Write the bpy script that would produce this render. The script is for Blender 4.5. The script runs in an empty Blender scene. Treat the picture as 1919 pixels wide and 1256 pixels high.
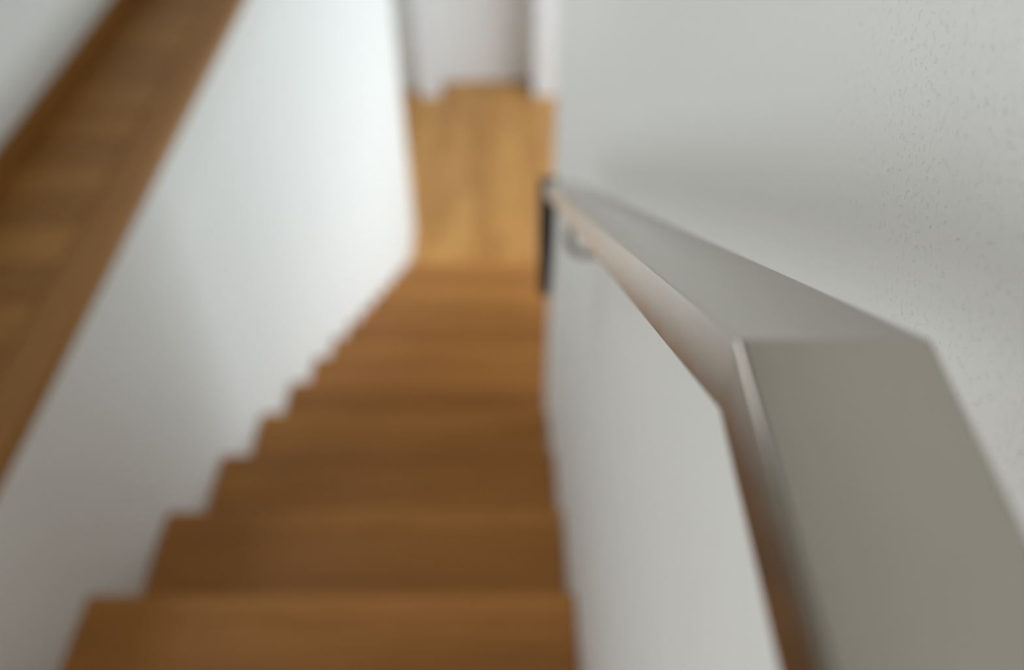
import bpy, bmesh, math, random
from mathutils import Vector, Matrix

random.seed(7)
S = bpy.context.scene
C = S.collection

# ------------------------------------------------------------------ camera
FPX, PITCH, YAW, ROLL, CAM_H = 1637.3, 0.7730, 0.0016, -0.0033, 0.9978
fw = Vector((math.sin(YAW) * math.cos(PITCH), math.cos(YAW) * math.cos(PITCH), -math.sin(PITCH)))
rt = Vector((math.cos(YAW), -math.sin(YAW), 0))
up = rt.cross(fw)
r2 = rt * math.cos(ROLL) + up * math.sin(ROLL)
u2 = -rt * math.sin(ROLL) + up * math.cos(ROLL)
cam = bpy.data.cameras.new('camera')
cam.sensor_width = 36.0
cam.sensor_fit = 'HORIZONTAL'
cam.lens = FPX * 36.0 / 1919.0
cam.clip_start = 0.01
cam.dof.use_dof = True
cam.dof.focus_distance = 0.238
cam.dof.aperture_fstop = 4.6
co = bpy.data.objects.new('camera', cam)
C.objects.link(co)
m = Matrix((r2, u2, -fw)).transposed().to_4x4()
m.translation = Vector((0, 0, CAM_H))
co.matrix_world = m
S.camera = co

# ------------------------------------------------------------------ world, lights, exposure
w = bpy.data.worlds.new('world')
S.world = w
w.use_nodes = True
w.node_tree.nodes['Background'].inputs[0].default_value = (0.80, 0.90, 1.0, 1)
w.node_tree.nodes['Background'].inputs[1].default_value = 1.0


def area(name, loc, rot, sx, sy, power, col):
    l = bpy.data.lights.new(name, 'AREA')
    l.shape = 'RECTANGLE'
    l.size, l.size_y = sx, sy
    l.energy = power
    l.color = col
    o = bpy.data.objects.new(name, l)
    C.objects.link(o)
    o.location = loc
    o.rotation_euler = rot
    return o


# added lamp at an unseen, made-up window, lighting the right wall towards +x
area('added_upper_light', (-1.16, 2.20, 1.06), (0, math.radians(-90), 0), 1.0, 2.6, 15.5, (0.98, 0.99, 0.98))
# added fill lamp that brightens the near right wall; its window is made up
area('added_landing_fill', (-1.16, -0.90, 0.80), (0, math.radians(-90), 0), 1.3, 1.7, 13.0, (0.99, 0.985, 0.97))
# daylight through the lower room's window, shining towards -x
area('daylight_lower_window', (3.56, 4.6, -1.5), (0, math.radians(90), 0), 2.1, 3.4, 172, (0.84, 0.925, 1.0))

S.view_settings.view_transform = 'Standard'
S.view_settings.look = 'None'
S.view_settings.gamma = 1.0
S.view_settings.use_curve_mapping = False
S.view_settings.exposure = 0.0

# ------------------------------------------------------------------ measures (metres)
XL, XR = -0.7396, 0.1104          # faces of the stairwell walls
G, RISE, Y0 = 0.3057, 0.1946, 0.1653
NST = 16
ZL = -NST * RISE                  # lower floor
XW = -1.02                        # upper wall left of the stairwell
YL = 5.40                         # far end of the stairwell's left wall
YR = 1.87                         # far end of the right wall
XO = 0.50                         # open side of the lower steps
YD = 7.55                         # wall with the door
ZC = 2.45
XROOM = 3.5


# ------------------------------------------------------------------ materials
def newmat(name):
    mt = bpy.data.materials.new(name)
    mt.use_nodes = True
    nt = mt.node_tree
    return mt, nt, nt.nodes['Principled BSDF']


def N(nt, typ, **kw):
    n = nt.nodes.new(typ)
    for k, v in kw.items():
        if k in n.inputs:
            n.inputs[k].default_value = v
        else:
            setattr(n, k, v)
    return n


def plaster(name, col, bump=0.25):
    mt, nt, b = newmat(name)
    b.inputs['Roughness'].default_value = 0.75
    tc = N(nt, 'ShaderNodeTexCoord')
    big = N(nt, 'ShaderNodeTexNoise', Scale=2.5, Detail=3.0)
    nt.links.new(tc.outputs['Object'], big.inputs['Vector'])
    mix = N(nt, 'ShaderNodeMix', data_type='RGBA')
    mix.inputs['A'].default_value = (*[c * 0.975 for c in col], 1)
    mix.inputs['B'].default_value = (*col, 1)
    nt.links.new(big.outputs['Fac'], mix.inputs['Factor'])
    nt.links.new(mix.outputs['Result'], b.inputs['Base Color'])
    n1 = N(nt, 'ShaderNodeTexNoise', Scale=210.0, Detail=5.0, Roughness=0.6)
    n2 = N(nt, 'ShaderNodeTexNoise', Scale=480.0, Detail=3.0)
    for n in (n1, n2):
        nt.links.new(tc.outputs['Object'], n.inputs['Vector'])
    ramp = N(nt, 'ShaderNodeValToRGB')
    ramp.color_ramp.elements[0].position = 0.27
    ramp.color_ramp.elements[1].position = 0.42
    nt.links.new(n2.outputs['Fac'], ramp.inputs['Fac'])
    add = N(nt, 'ShaderNodeMath', operation='ADD')
    nt.links.new(n1.outputs['Fac'], add.inputs[0])
    nt.links.new(ramp.outputs['Color'], add.inputs[1])
    bp = N(nt, 'ShaderNodeBump', Strength=bump, Distance=0.0006)
    nt.links.new(add.outputs[0], bp.inputs['Height'])
    nt.links.new(bp.outputs['Normal'], b.inputs['Normal'])
    return mt


def oak(name, dark, light, rough=0.42, spread=1.0):
    """grain along local x, tone varies from board to board"""
    mt, nt, b = newmat(name)
    tc = N(nt, 'ShaderNodeTexCoord')
    oi = N(nt, 'ShaderNodeObjectInfo')
    off = N(nt, 'ShaderNodeVectorMath', operation='SCALE')
    comb = N(nt, 'ShaderNodeCombineXYZ')
    for k in range(3):
        nt.links.new(oi.outputs['Random'], comb.inputs[k])
    nt.links.new(comb.outputs[0], off.inputs[0])
    off.inputs['Scale'].default_value = 37.0
    addv = N(nt, 'ShaderNodeVectorMath', operation='ADD')
    nt.links.new(tc.outputs['Object'], addv.inputs[0])
    nt.links.new(off.outputs[0], addv.inputs[1])
    mp = N(nt, 'ShaderNodeMapping')
    mp.inputs['Scale'].default_value = (2.2, 26.0, 26.0)
    nt.links.new(addv.outputs[0], mp.inputs['Vector'])
    fine = N(nt, 'ShaderNodeTexNoise', Scale=3.0, Detail=6.0, Roughness=0.62, Distortion=0.4)
    nt.links.new(mp.outputs[0], fine.inputs['Vector'])
    mp2 = N(nt, 'ShaderNodeMapping')
    mp2.inputs['Scale'].default_value = (1.2, 7.0, 7.0)
    nt.links.new(addv.outputs[0], mp2.inputs['Vector'])
    wide = N(nt, 'ShaderNodeTexNoise', Scale=1.6, Detail=2.0)
    nt.links.new(mp2.outputs[0], wide.inputs['Vector'])
    m1 = N(nt, 'ShaderNodeMath', operation='MULTIPLY_ADD')
    nt.links.new(oi.outputs['Random'], m1.inputs[0])
    m1.inputs[1].default_value = 0.55 * spread
    m1.inputs[2].default_value = -0.27 * spread - 0.45
    m2 = N(nt, 'ShaderNodeMath', operation='ADD')
    nt.links.new(m1.outputs[0], m2.inputs[0])
    nt.links.new(fine.outputs['Fac'], m2.inputs[1])
    m3 = N(nt, 'ShaderNodeMath', operation='ADD', use_clamp=True)
    nt.links.new(m2.outputs[0], m3.inputs[0])
    nt.links.new(wide.outputs['Fac'], m3.inputs[1])
    mix = N(nt, 'ShaderNodeMix', data_type='RGBA')
    mix.inputs['A'].default_value = (*dark, 1)
    mix.inputs['B'].default_value = (*light, 1)
    nt.links.new(m3.outputs[0], mix.inputs['Factor'])
    nt.links.new(mix.outputs['Result'], b.inputs['Base Color'])
    b.inputs['Roughness'].default_value = rough
    b.inputs['Specular IOR Level'].default_value = 0.3
    bp = N(nt, 'ShaderNodeBump', Strength=0.15, Distance=0.001)
    nt.links.new(fine.outputs['Fac'], bp.inputs['Height'])
    nt.links.new(bp.outputs['Normal'], b.inputs['Normal'])
    return mt


def steel(name, col, rough):
    """brushed stainless steel, brushing along local y"""
    mt, nt, b = newmat(name)
    tc = N(nt, 'ShaderNodeTexCoord')
    mp = N(nt, 'ShaderNodeMapping')
    mp.inputs['Scale'].default_value = (1500.0, 22.0, 1500.0)
    nt.links.new(tc.outputs['Object'], mp.inputs['Vector'])
    br = N(nt, 'ShaderNodeTexNoise', Scale=1.0, Detail=4.0)
    nt.links.new(mp.outputs[0], br.inputs['Vector'])
    cl = N(nt, 'ShaderNodeTexNoise', Scale=28.0, Detail=3.0)
    nt.links.new(tc.outputs['Object'], cl.inputs['Vector'])
    mix = N(nt, 'ShaderNodeMix', data_type='RGBA')
    mix.inputs['A'].default_value = (*[c * 0.84 for c in col], 1)
    mix.inputs['B'].default_value = (*[c * 1.10 for c in col], 1)
    nt.links.new(cl.outputs['Fac'], mix.inputs['Factor'])
    nt.links.new(mix.outputs['Result'], b.inputs['Base Color'])
    b.inputs['Metallic'].default_value = 1.0
    b.inputs['Anisotropic'].default_value = 0.8
    tg = N(nt, 'ShaderNodeTangent', direction_type='RADIAL', axis='Y')
    nt.links.new(tg.outputs[0], b.inputs['Tangent'])
    rr_ = N(nt, 'ShaderNodeMapRange')
    rr_.inputs['To Min'].default_value = rough - 0.08
    rr_.inputs['To Max'].default_value = rough + 0.08
    nt.links.new(cl.outputs['Fac'], rr_.inputs['Value'])
    nt.links.new(rr_.outputs[0], b.inputs['Roughness'])
    bp = N(nt, 'ShaderNodeBump', Strength=0.03, Distance=0.0002)
    nt.links.new(br.outputs['Fac'], bp.inputs['Height'])
    nt.links.new(bp.outputs['Normal'], b.inputs['Normal'])
    return mt


def plain(name, col, rough=0.5, metallic=0.0):
    mt, nt, b = newmat(name)
    tc = N(nt, 'ShaderNodeTexCoord')
    n = N(nt, 'ShaderNodeTexNoise', Scale=9.0, Detail=3.0)
    nt.links.new(tc.outputs['Object'], n.inputs['Vector'])
    mix = N(nt, 'ShaderNodeMix', data_type='RGBA')
    mix.inputs['A'].default_value = (*[c * 0.96 for c in col], 1)
    mix.inputs['B'].default_value = (*col, 1)
    nt.links.new(n.outputs['Fac'], mix.inputs['Factor'])
    nt.links.new(mix.outputs['Result'], b.inputs['Base Color'])
    b.inputs['Roughness'].default_value = rough
    b.inputs['Metallic'].default_value = metallic
    return mt


M_WALL = plaster('white_plaster', (0.81, 0.815, 0.785), 0.55)
M_CEIL = plaster('ceiling_plaster', (0.84, 0.83, 0.81), 0.15)
M_CONC = plaster('ceiling_concrete', (0.30, 0.29, 0.27), 0.3)
M_STAIR = oak('stair_oak', (0.30, 0.113, 0.023), (0.535, 0.232, 0.054), 0.45, 1.1)
M_FLOOR = oak('lower_floor_oak', (0.40, 0.170, 0.038), (0.70, 0.365, 0.112), 0.32)
M_UPFL = oak('upper_floor_oak', (0.245, 0.098, 0.017), (0.46, 0.222, 0.048), 0.45, 1.1)
M_BASE = oak('baseboard_oak', (0.22, 0.088, 0.018), (0.36, 0.155, 0.034), 0.45, 0.4)
M_SUB = plain('screed_grey', (0.20, 0.15, 0.10), 0.9)
M_STEEL = steel('brushed_steel', (0.475, 0.44, 0.385), 0.22)
M_EDGE = oak('edge_board_oak', (0.26, 0.112, 0.024), (0.40, 0.19, 0.045), 0.5, 0.4)
M_DARK = plain('dark_steel', (0.065, 0.06, 0.052), 0.5, 0.6)
M_PAINT = plain('white_door_paint', (0.80, 0.80, 0.79), 0.4)
M_FRAME = plain('white_frame_paint', (0.84, 0.85, 0.86), 0.4)


# ------------------------------------------------------------------ mesh helpers
def box_bm(bm, x0, x1, y0, y1, z0, z1):
    v = [bm.verts.new(p) for p in ((x0, y0, z0), (x1, y0, z0), (x1, y1, z0), (x0, y1, z0),
                                   (x0, y0, z1), (x1, y0, z1), (x1, y1, z1), (x0, y1, z1))]
    for f in ((3, 2, 1, 0), (4, 5, 6, 7), (0, 1, 5, 4), (1, 2, 6, 5), (2, 3, 7, 6), (3, 0, 4, 7)):
        bm.faces.new([v[i] for i in f])


def to_obj(name, bm, mat, parent=None, smooth=False):
    me = bpy.data.meshes.new(name)
    bm.normal_update()
    bm.to_mesh(me)
    bm.free()
    me.materials.append(mat)
    if smooth:
        for p in me.polygons:
            p.use_smooth = True
    o = bpy.data.objects.new(name, me)
    C.objects.link(o)
    o.parent = parent
    return o


def boxes(name, lst, mat, parent=None):
    bm = bmesh.new()
    for b in lst:
        box_bm(bm, *b)
    return to_obj(name, bm, mat, parent)


def struct(o, label, cat):
    o['kind'] = 'structure'
    o['label'] = label
    o['category'] = cat
    return o


def empty(name, loc=(0, 0, 0)):
    o = bpy.data.objects.new(name, None)
    o.empty_display_size = 0.1
    C.objects.link(o)
    o.location = loc
    return o


_plank = {}


def plank(name, x0, x1, y0, y1, ztop, thick, mat, parent, along='x', chamfer=0.0015):
    """one board with chamfered top arrises; its length is local x"""
    L, Wd = (x1 - x0, y1 - y0) if along == 'x' else (y1 - y0, x1 - x0)
    key = (round(L, 4), round(Wd, 4), thick, mat.name, chamfer)
    me = _plank.get(key)
    if me is None:
        bm = bmesh.new()
        a, b_, c = L / 2, Wd / 2, chamfer
        rings = []
        for (p, q, z) in ((a, b_, -thick), (a, b_, -c), (a - c, b_ - c, 0)):
            rings.append([bm.verts.new(t) for t in ((-p, -q, z), (p, -q, z), (p, q, z), (-p, q, z))])
        for r0, r1 in zip(rings, rings[1:]):
            for i in range(4):
                bm.faces.new((r0[i], r0[(i + 1) % 4], r1[(i + 1) % 4], r1[i]))
        bm.faces.new(rings[-1])
        bm.faces.new(rings[0][::-1])
        me = bpy.data.meshes.new(name)
        bm.to_mesh(me)
        bm.free()
        me.materials.append(mat)
        _plank[key] = me
    o = bpy.data.objects.new(name, me)
    C.objects.link(o)
    o.parent = parent
    o.location = ((x0 + x1) / 2, (y0 + y1) / 2, ztop)
    if along == 'y':
        o.rotation_euler = (0, 0, math.pi / 2)
    return o


# ------------------------------------------------------------------ the setting
# right wall: thick block beside the upper steps
struct(boxes('wall_right', [(XR, XO + 0.1, -2.2, YR, ZL, ZC)], M_WALL),
       'white stippled plaster wall behind the steel handrail', 'wall')
# left wall of the stairwell, under the upper floor
struct(boxes('wall_left', [(XW - 0.08, XL, -2.2, YL, ZL, -0.032)], M_WALL),
       'white smooth wall along the left side of the descending steps', 'wall')
# wall of the upper floor, with two openings added for light (out of the frame)
WY0, WY1, WZ0, WZ1 = 0.90, 3.50, 0.56, 1.56
VY0, VY1, VZ0, VZ1 = -1.76, -0.04, 0.14, 1.46
struct(boxes('wall_upper_left', [
    (XW - 0.08, XW, -2.2, VY0, -0.03, ZC), (XW - 0.08, XW, VY1, WY0, -0.03, ZC), (XW - 0.08, XW, WY1, YL, -0.03, ZC),
    (XW - 0.08, XW, VY0, VY1, -0.03, VZ0), (XW - 0.08, XW, VY0, VY1, VZ1, ZC),
    (XW - 0.08, XW, WY0, WY1, -0.03, WZ0), (XW - 0.08, XW, WY0, WY1, WZ1, ZC)], M_WALL),
    'greyish white wall rising above the dark baseboard at upper left', 'wall')
struct(boxes('wall_back', [(XW - 0.08, XO + 0.1, -2.3, -2.2, ZL, ZC)], M_WALL),
       'white wall behind the upper landing', 'wall')
# far wall with the doorway
DX0, DX1, DZ = -0.645, 0.222, ZL + 2.05
struct(boxes('wall_far', [
    (-1.9, DX0, YD, YD + 0.3, ZL - 0.1, ZC), (DX1, XROOM, YD, YD + 0.3, ZL - 0.1, ZC),
    (DX0, DX1, YD, YD + 0.3, DZ, ZC)], M_WALL),
    'pale wall holding the doorway at the foot of the stairs', 'wall')
struct(boxes('wall_behind_door', [(DX0 - 0.3, DX1 + 0.3, YD + 0.9, YD + 1.0, ZL - 0.1, DZ + 0.2)], M_WALL),
       'white wall in the dark room behind the white door', 'wall')
KY0, KY1, KZ0, KZ1 = 5.65, 7.35, ZL + 0.3, ZL + 2.2  # unseen opening, added so sky light brightens the corridor
struct(boxes('wall_corridor_left', [
    (-1.9, -1.8, YL - 0.9, KY0, ZL, ZC), (-1.9, -1.8, KY1, YD, ZL, ZC),
    (-1.9, -1.8, KY0, KY1, ZL, KZ0), (-1.9, -1.8, KY0, KY1, KZ1, ZC)], M_WALL),
       'white wall of the lower corridor round the left corner', 'wall')
struct(boxes('wall_upper_far', [(-1.9, XL, YL, YL + 0.1, 0.0, ZC)], M_WALL),
       'white end wall of the upper floor strip', 'wall')
# lower room on the right, with its window
LY0, LY1, LZ0, LZ1 = 2.9, 6.3, -2.55, -0.45
struct(boxes('wall_room_right', [
    (XROOM, XROOM + 0.1, YR - 0.1, LY0, ZL, ZC), (XROOM, XROOM + 0.1, LY1, YD, ZL, ZC),
    (XROOM, XROOM + 0.1, LY0, LY1, ZL, LZ0), (XROOM, XROOM + 0.1, LY0, LY1, LZ1, ZC)], M_WALL),
    'white window wall of the lower room', 'wall')
struct(boxes('wall_room_near', [(XO + 0.1, XROOM, YR - 0.1, YR, ZL, ZC)], M_WALL),
       'white near wall of the lower room', 'wall')
struct(boxes('wall_gallery', [(XO + 0.1, XO + 0.2, YR, YD, -0.30, ZC)], M_WALL),
       'white wall above the opening to the lower room', 'wall')
struct(boxes('ceiling_lower', [(XO + 0.2, XROOM, YR, YD, -0.30, -0.20), (-1.8, XW - 0.08, YL - 0.9, YL + 0.1, -0.30, -0.20),
                               (-1.8, XL, YL + 0.1, YD, -0.30, -0.20)], M_CEIL),
       'white ceiling of the lower rooms', 'ceiling')
struct(boxes('ceiling', [(-1.9, XROOM + 0.1, -2.3, YD + 0.3, ZC, ZC + 0.1)], M_CONC),
       'grey concrete ceiling over the stairwell', 'ceiling')

# windows (frames and panes, lamps just outside; all windows but the lower room's are added for their light)
def window(name, x, y0, y1, z0, z1, label):
    o = boxes(name, [(x - 0.03, x + 0.03, y0, y0 + 0.06, z0, z1), (x - 0.03, x + 0.03, y1 - 0.06, y1, z0, z1),
                     (x - 0.03, x + 0.03, y0 + 0.06, y1 - 0.06, z0, z0 + 0.06),
                     (x - 0.03, x + 0.03, y0 + 0.06, y1 - 0.06, z1 - 0.06, z1),
                     (x - 0.025, x + 0.025, (y0 + y1) / 2 - 0.03, (y0 + y1) / 2 + 0.03, z0 + 0.06, z1 - 0.06)], M_FRAME)
    return struct(o, label, 'window')


window('added_window_upper', XW - 0.04, WY0, WY1, WZ0, WZ1, 'added unseen long white framed window, for side light above the upper floor strip')
window('added_window_landing', XW - 0.04, VY0, VY1, VZ0, VZ1, 'added unseen low white framed window, for fill light beside the upper landing')
window('added_window_corridor', -1.85, KY0, KY1, KZ0, KZ1, 'added unseen white framed window that brightens the lower corridor')
window('window_2', XROOM + 0.05, LY0, LY1, LZ0, LZ1, 'wide white framed window of the lower room')

# door and its deep frame
door = boxes('door_1', [(0, DX1 - DX0 - 0.008, -0.02, 0.02, 0.010, 2.03)], M_PAINT)
door.location = (DX0 + 0.004, YD + 0.150, ZL)
door.rotation_euler = (0, 0, math.radians(1.8))
struct(door, 'plain white door leaf at the far end of the lower floor', 'door')
bm = bmesh.new()
bmesh.ops.create_cone(bm, cap_ends=True, segments=16, radius1=0.011, radius2=0.011, depth=0.12,
                      matrix=Matrix.Translation((DX1 - DX0 - 0.13, -0.06, 1.05)) @ Matrix.Rotation(math.pi / 2, 4, 'Y'))
bmesh.ops.create_cone(bm, cap_ends=True, segments=16, radius1=0.011, radius2=0.011, depth=0.05,
                      matrix=Matrix.Translation((DX1 - DX0 - 0.07, -0.04, 1.05)) @ Matrix.Rotation(math.pi / 2, 4, 'X'))
to_obj('door_handle', bm, M_STEEL, door, True)
struct(boxes('trim_1', [(DX0 - 0.20, DX0, YD - 0.14, YD, ZL, DZ + 0.2)], M_FRAME),
       'white projecting door surround on the left of the far door', 'door frame')
struct(boxes('trim_2', [(DX1, DX1 + 0.24, YD - 0.14, YD, ZL, DZ + 0.2)], M_FRAME),
       'white projecting door surround on the right of the far door', 'door frame')
struct(boxes('trim_3', [(DX0, DX1, YD - 0.14, YD, DZ, DZ + 0.2)], M_FRAME),
       'white projecting head above the far door', 'door frame')

# lower floor: boards running away from the stairs
fl = struct(boxes('floor_lower', [(-1.8, XROOM, YR - 0.1, YD + 0.9, ZL - 0.12, ZL - 0.015)], M_SUB),
            'golden oak plank floor at the foot of the stairs', 'floor')
PW = 0.115
x = XL
yA = Y0 + (NST - 1) * G
i = 0
while x < 0.85:
    x1 = x + PW
    y = yA - (0.2 + 0.9 * random.random())
    while y < YD + 0.85:
        ln = 0.9 + 0.9 * random.random()
        ya, yb = max(y, yA), min(y + ln, YD + 0.85)
        if yb - ya > 0.05:
            for (cx0, cx1, cy0, cy1) in [(x, x1, ya, yb)]:
                # boards stop at the door surround and the far wall beside the doorway
                if x1 > DX1 - 0.02 or x < DX0 + 0.02:
                    cy1 = min(cy1, YD - 0.14)
                if cy1 - cy0 > 0.05:
                    plank('floor_board', cx0, cx1 - 0.0015, cy0, cy1 - 0.0015, ZL, 0.0149, M_FLOOR, fl, 'y')
        y += ln
    x = x1
    i += 1
# boards left of the stairwell's left wall end
x = XL - PW
while x > -1.8 + PW:
    y = YL + 0.0
    while y < YD:
        ln = 0.9 + 0.8 * random.random()
        yb = min(y + ln, YD if x + PW < DX0 - 0.2 else YD - 0.14)
        if yb - y > 0.05:
            plank('floor_board', x, x + PW - 0.0015, y, yb - 0.0015, ZL, 0.0149, M_FLOOR, fl, 'y')
        y += ln
    x -= PW

# upper floor: boards laid across, edge board along the stairwell
uf = struct(boxes('floor_upper', [(XW, XL, Y0 - 0.02, YL, -0.03, -0.0152), (XW, XR, -2.2, Y0 - 0.02, -0.10, -0.0152)], M_SUB),
            'brown oak plank floor strip at upper left beside the stairwell', 'floor')
EDGE = 0.068
y = -2.2
while y < YL - 0.02:
    wd = 0.098 + 0.012 * random.random()
    y1 = min(y + wd, YL)
    if y1 <= Y0 - 0.04:
        plank('floor_board', XW + 0.014, XR - 0.001, y, y1 - 0.0016, 0.0, 0.015, M_UPFL, uf, 'x')
    elif y >= Y0 - 0.06 or True:
        plank('floor_board', XW + 0.014, XL - EDGE - 0.0015, y, y1 - 0.0016, 0.0, 0.015, M_UPFL, uf, 'x')
        if y < Y0:
            plank('floor_board', XL - EDGE, XR - 0.001, y, min(y1, Y0) - 0.0016, 0.0, 0.015, M_UPFL, uf, 'x')
    y = y1
for a, b_ in ((Y0, 2.9), (2.9, YL)):
    plank('edge_board', XL - EDGE, XL + 0.006, a + 0.001, b_ - 0.001, 0.001, 0.036, M_EDGE, uf, 'y', 0.003)
# baseboard against the upper wall
bb = empty('baseboard_left')
struct(bb, 'dark oak baseboard under the greyish wall at upper left', 'baseboard')
for a, b_ in ((-2.2, 0.6), (0.6, 3.0), (3.0, YL)):
    plank('baseboard_length', XW, XW + 0.014, a, b_ - 0.001, 0.052, 0.052, M_BASE, bb, 'y', 0.002)

# ------------------------------------------------------------------ the staircase
st = empty('staircase', (0, 0, 0))
st['label'] = 'oak staircase descending between the two white walls'
st['category'] = 'staircase'
TH = 0.040
NOS = 0.045
for k in range(1, NST):
    yb, yn, z = Y0 + (k - 1) * G, Y0 + k * G, -k * RISE
    wide = k >= 7
    x1 = XO if wide else XR
    tr = boxes('tread', [(XL, XR if k < 7 else XO, yb + 0.001, yn - 0.004, z - TH, z - 0.0121)] +
               ([(XR, XO, YR + 0.001, yn - 0.004, z - TH, z - 0.0121)] if k == 6 else []), M_STAIR, st)
    cuts = [yb + 0.001, yb + 0.13, yn - NOS, yn]
    if k == 6:
        cuts = [yb + 0.001, YR, yn - NOS, yn]
    for j in range(3):
        xe = x1
        if k == 6 and j > 0:
            xe = XO
        plank('nosing_strip' if j == 2 else 'tread_board', XL + 0.0008, xe - 0.0008, cuts[j], cuts[j + 1] - 0.0008, z,
              0.030 if j == 2 else 0.012, M_STAIR, tr, 'x', 0.002 if j == 2 else 0.0008)
for k in range(1, NST + 1):
    yb = Y0 + (k - 1) * G
    z1 = -(k - 1) * RISE
    x1 = XO if k >= 8 else XR
    boxes('riser', [(XL, x1, yb - 0.020, yb - 0.0045, -k * RISE, z1 - TH)], M_STAIR, st)
# closed white side under the wide lower steps
bm = bmesh.new()
pts = [(YR, ZL)]
prof = [(YR, -6 * RISE - TH)]
for k in range(6, NST):
    prof.append((Y0 + k * G - 0.021, -k * RISE - TH))
    prof.append((Y0 + k * G - 0.021, -min(k + 1, NST) * RISE - (TH if k + 1 < NST else 0)))
poly = prof + [(YR, ZL)]
va = [bm.verts.new((XO - 0.06, p[0], p[1])) for p in poly]
vb = [bm.verts.new((XO - 0.001, p[0], p[1])) for p in poly]
bm.faces.new(va)
bm.faces.new(vb[::-1])
for i in range(len(poly)):
    j = (i + 1) % len(poly)
    bm.faces.new((va[i], vb[i], vb[j], va[j]))
bmesh.ops.recalc_face_normals(bm, faces=bm.faces)
to_obj('side_panel', bm, M_WALL, st)

# ------------------------------------------------------------------ the handrail
HS = 0.21
HX0, HX1, HZ, HY, HH = 0.1907 * HS, 0.358 * HS, CAM_H - 0.5204 * HS, 0.5263 * HS, 0.0925 * HS
SL = RISE / G
YEND = 4.065 * HS
hr = empty('handrail', (0, 0, 0))
hr['label'] = 'brushed stainless steel handrail with angled bend on the right wall'
hr['category'] = 'handrail'
RAD = 0.0014


def rr_profile(w_, h_, rad, n=5):
    pts = []
    for cx, cz, a0 in ((w_ / 2 - rad, -rad, 0), (-w_ / 2 + rad, -rad, 90), (-w_ / 2 + rad, -h_ + rad, 180), (w_ / 2 - rad, -h_ + rad, 270)):
        for i in range(n + 1):
            a = math.radians(a0 + 90 * i / n)
            pts.append((cx + rad * math.cos(a), cz + rad * math.sin(a)))
    return pts


def bar(name, stations, w_, h_, rad, mat, parent, slope):
    """stations: list of (y, z, shear) ; the end faces are cut along the given plane (dy per dz)"""
    bm = bmesh.new()
    pr = rr_profile(w_, h_, rad)
    rings = []
    for (y, ztop, cut) in stations:
        rg = []
        for (px, pz) in pr:
            # offset measured square to the bar is stretched along the cut plane
            rg.append(bm.verts.new((px, y + cut * pz, ztop + pz * (1 + cut * slope * -1))))
        rings.append(rg)
    n = len(pr)
    for a, b_ in zip(rings, rings[1:]):
        for i in range(n):
            bm.faces.new((a[i], a[(i + 1) % n], b_[(i + 1) % n], b_[i]))
    bm.faces.new(rings[0])
    bm.faces.new(rings[-1][::-1])
    bmesh.ops.recalc_face_normals(bm, faces=bm.faces)
    o = to_obj(name, bm, mat, parent, True)
    md = o.modifiers.new('edges', 'EDGE_SPLIT')
    md.split_angle = math.radians(40)
    return o


HXC, HW = (HX0 + HX1) / 2, HX1 - HX0
# level bar over the landing, sloping bar above the steps, welded in a mitre
lv = bar('level_bar', [(-1.0, 0, 0), (0.0, 0, 0)], HW, HH, RAD, M_STEEL, hr, 0)
lv.location = (HXC, HY, HZ)
sl = bar('sloping_bar', [(0.0, 0.0, 0), (YEND - HY, -(YEND - HY) * SL, 0)], HW, HH, RAD, M_STEEL, hr, 0)
sl.location = (HXC, HY, HZ)
ZE = HZ - (YEND - HY) * SL
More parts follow.
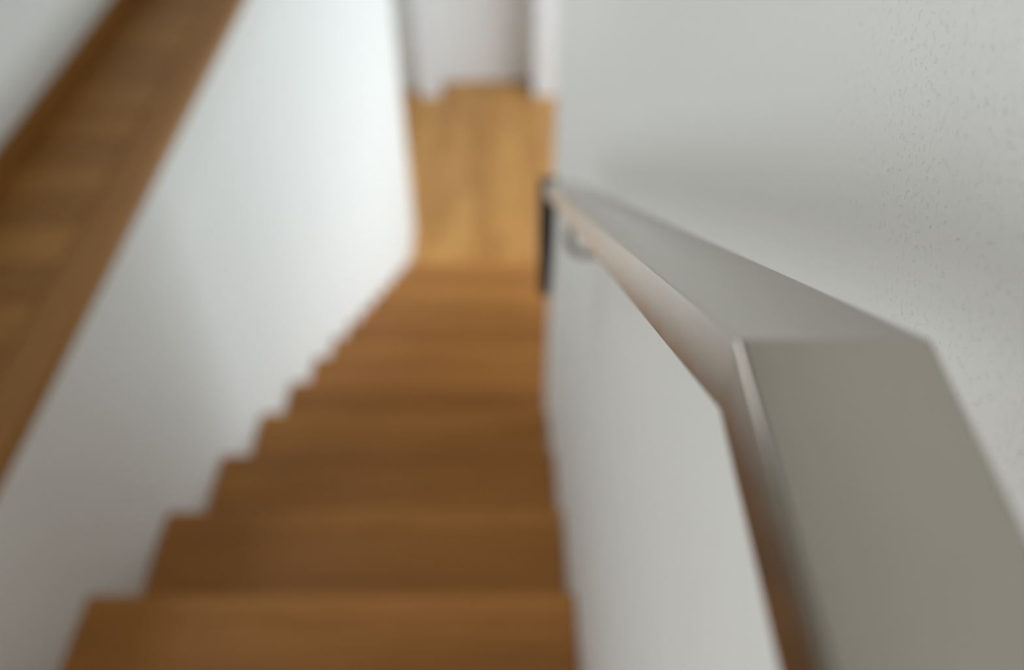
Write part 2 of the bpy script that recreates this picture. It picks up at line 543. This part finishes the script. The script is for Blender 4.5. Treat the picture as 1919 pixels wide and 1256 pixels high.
# narrow dark bar turned down at the lower end
bm = bmesh.new()
pts = []
Lb, wb = 0.180, 0.021
out = [(-wb / 2, 0.0), (wb / 2, 0.0), (wb / 2, -Lb * 0.5), (wb * 0.38, -Lb + wb * 0.4)]
for i in range(1, 8):
    a = math.pi * i / 8
    out.append((wb * 0.38 * math.cos(a), -Lb + wb * 0.4 - wb * 0.38 * math.sin(a)))
out += [(-wb * 0.38, -Lb + wb * 0.4), (-wb / 2, -Lb * 0.5)]
va = [bm.verts.new((p[0], -0.005, p[1])) for p in out]
vb = [bm.verts.new((p[0], 0.005, p[1])) for p in out]
bm.faces.new(va)
bm.faces.new(vb[::-1])
for i in range(len(out)):
    j = (i + 1) % len(out)
    bm.faces.new((va[i], vb[i], vb[j], va[j]))
bmesh.ops.recalc_face_normals(bm, faces=bm.faces)
eb = to_obj('end_bar', bm, M_DARK, hr)
eb.location = (HX0 + wb / 2 - 0.006, YEND + 0.005, ZE - 0.001)
eb['label'] = 'narrow dark bar hanging from the lower rail end'


def tube(bm, path, rad, seg=12):
    rings = []
    for i, p in enumerate(path):
        p = Vector(p)
        d = (Vector(path[min(i + 1, len(path) - 1)]) - Vector(path[max(i - 1, 0)])).normalized()
        a = Vector((0, 1, 0))
        s = a.cross(d).normalized()
        rings.append([bm.verts.new(p + rad * (math.cos(t) * s + math.sin(t) * a)) for t in
                      [2 * math.pi * k / seg for k in range(seg)]])
    for r0, r1 in zip(rings, rings[1:]):
        for k in range(seg):
            bm.faces.new((r0[k], r0[(k + 1) % seg], r1[(k + 1) % seg], r1[k]))
    bm.faces.new(rings[0][::-1])
    bm.faces.new(rings[-1])
    bmesh.ops.recalc_face_normals(bm, faces=bm.faces)


def bracket(y):
    zt = HZ - max(0, y - HY) * SL - HH
    drop, rb = 0.060, 0.019
    path = [(XR - 0.002, y, zt - drop)]
    cx = HXC + rb
    for i in range(9):
        a = math.radians(270 - 90 * i / 8)
        path.append((cx + rb * math.cos(a), y, zt - drop + rb + rb * math.sin(a)))
    path.append((HXC, y, zt + 0.003))
    bm = bmesh.new()
    tube(bm, path, 0.0045)
    o = to_obj('bracket', bm, M_STEEL, hr, True)
    bm = bmesh.new()
    bmesh.ops.create_cone(bm, cap_ends=True, segments=28, radius1=0.020, radius2=0.018, depth=0.004,
                          matrix=Matrix.Translation((XR - 0.0022, y, zt - drop)) @ Matrix.Rotation(-math.pi / 2, 4, 'Y'))
    to_obj('wall_plate', bm, M_STEEL, o)


bracket(0.68)
bracket(-0.55)
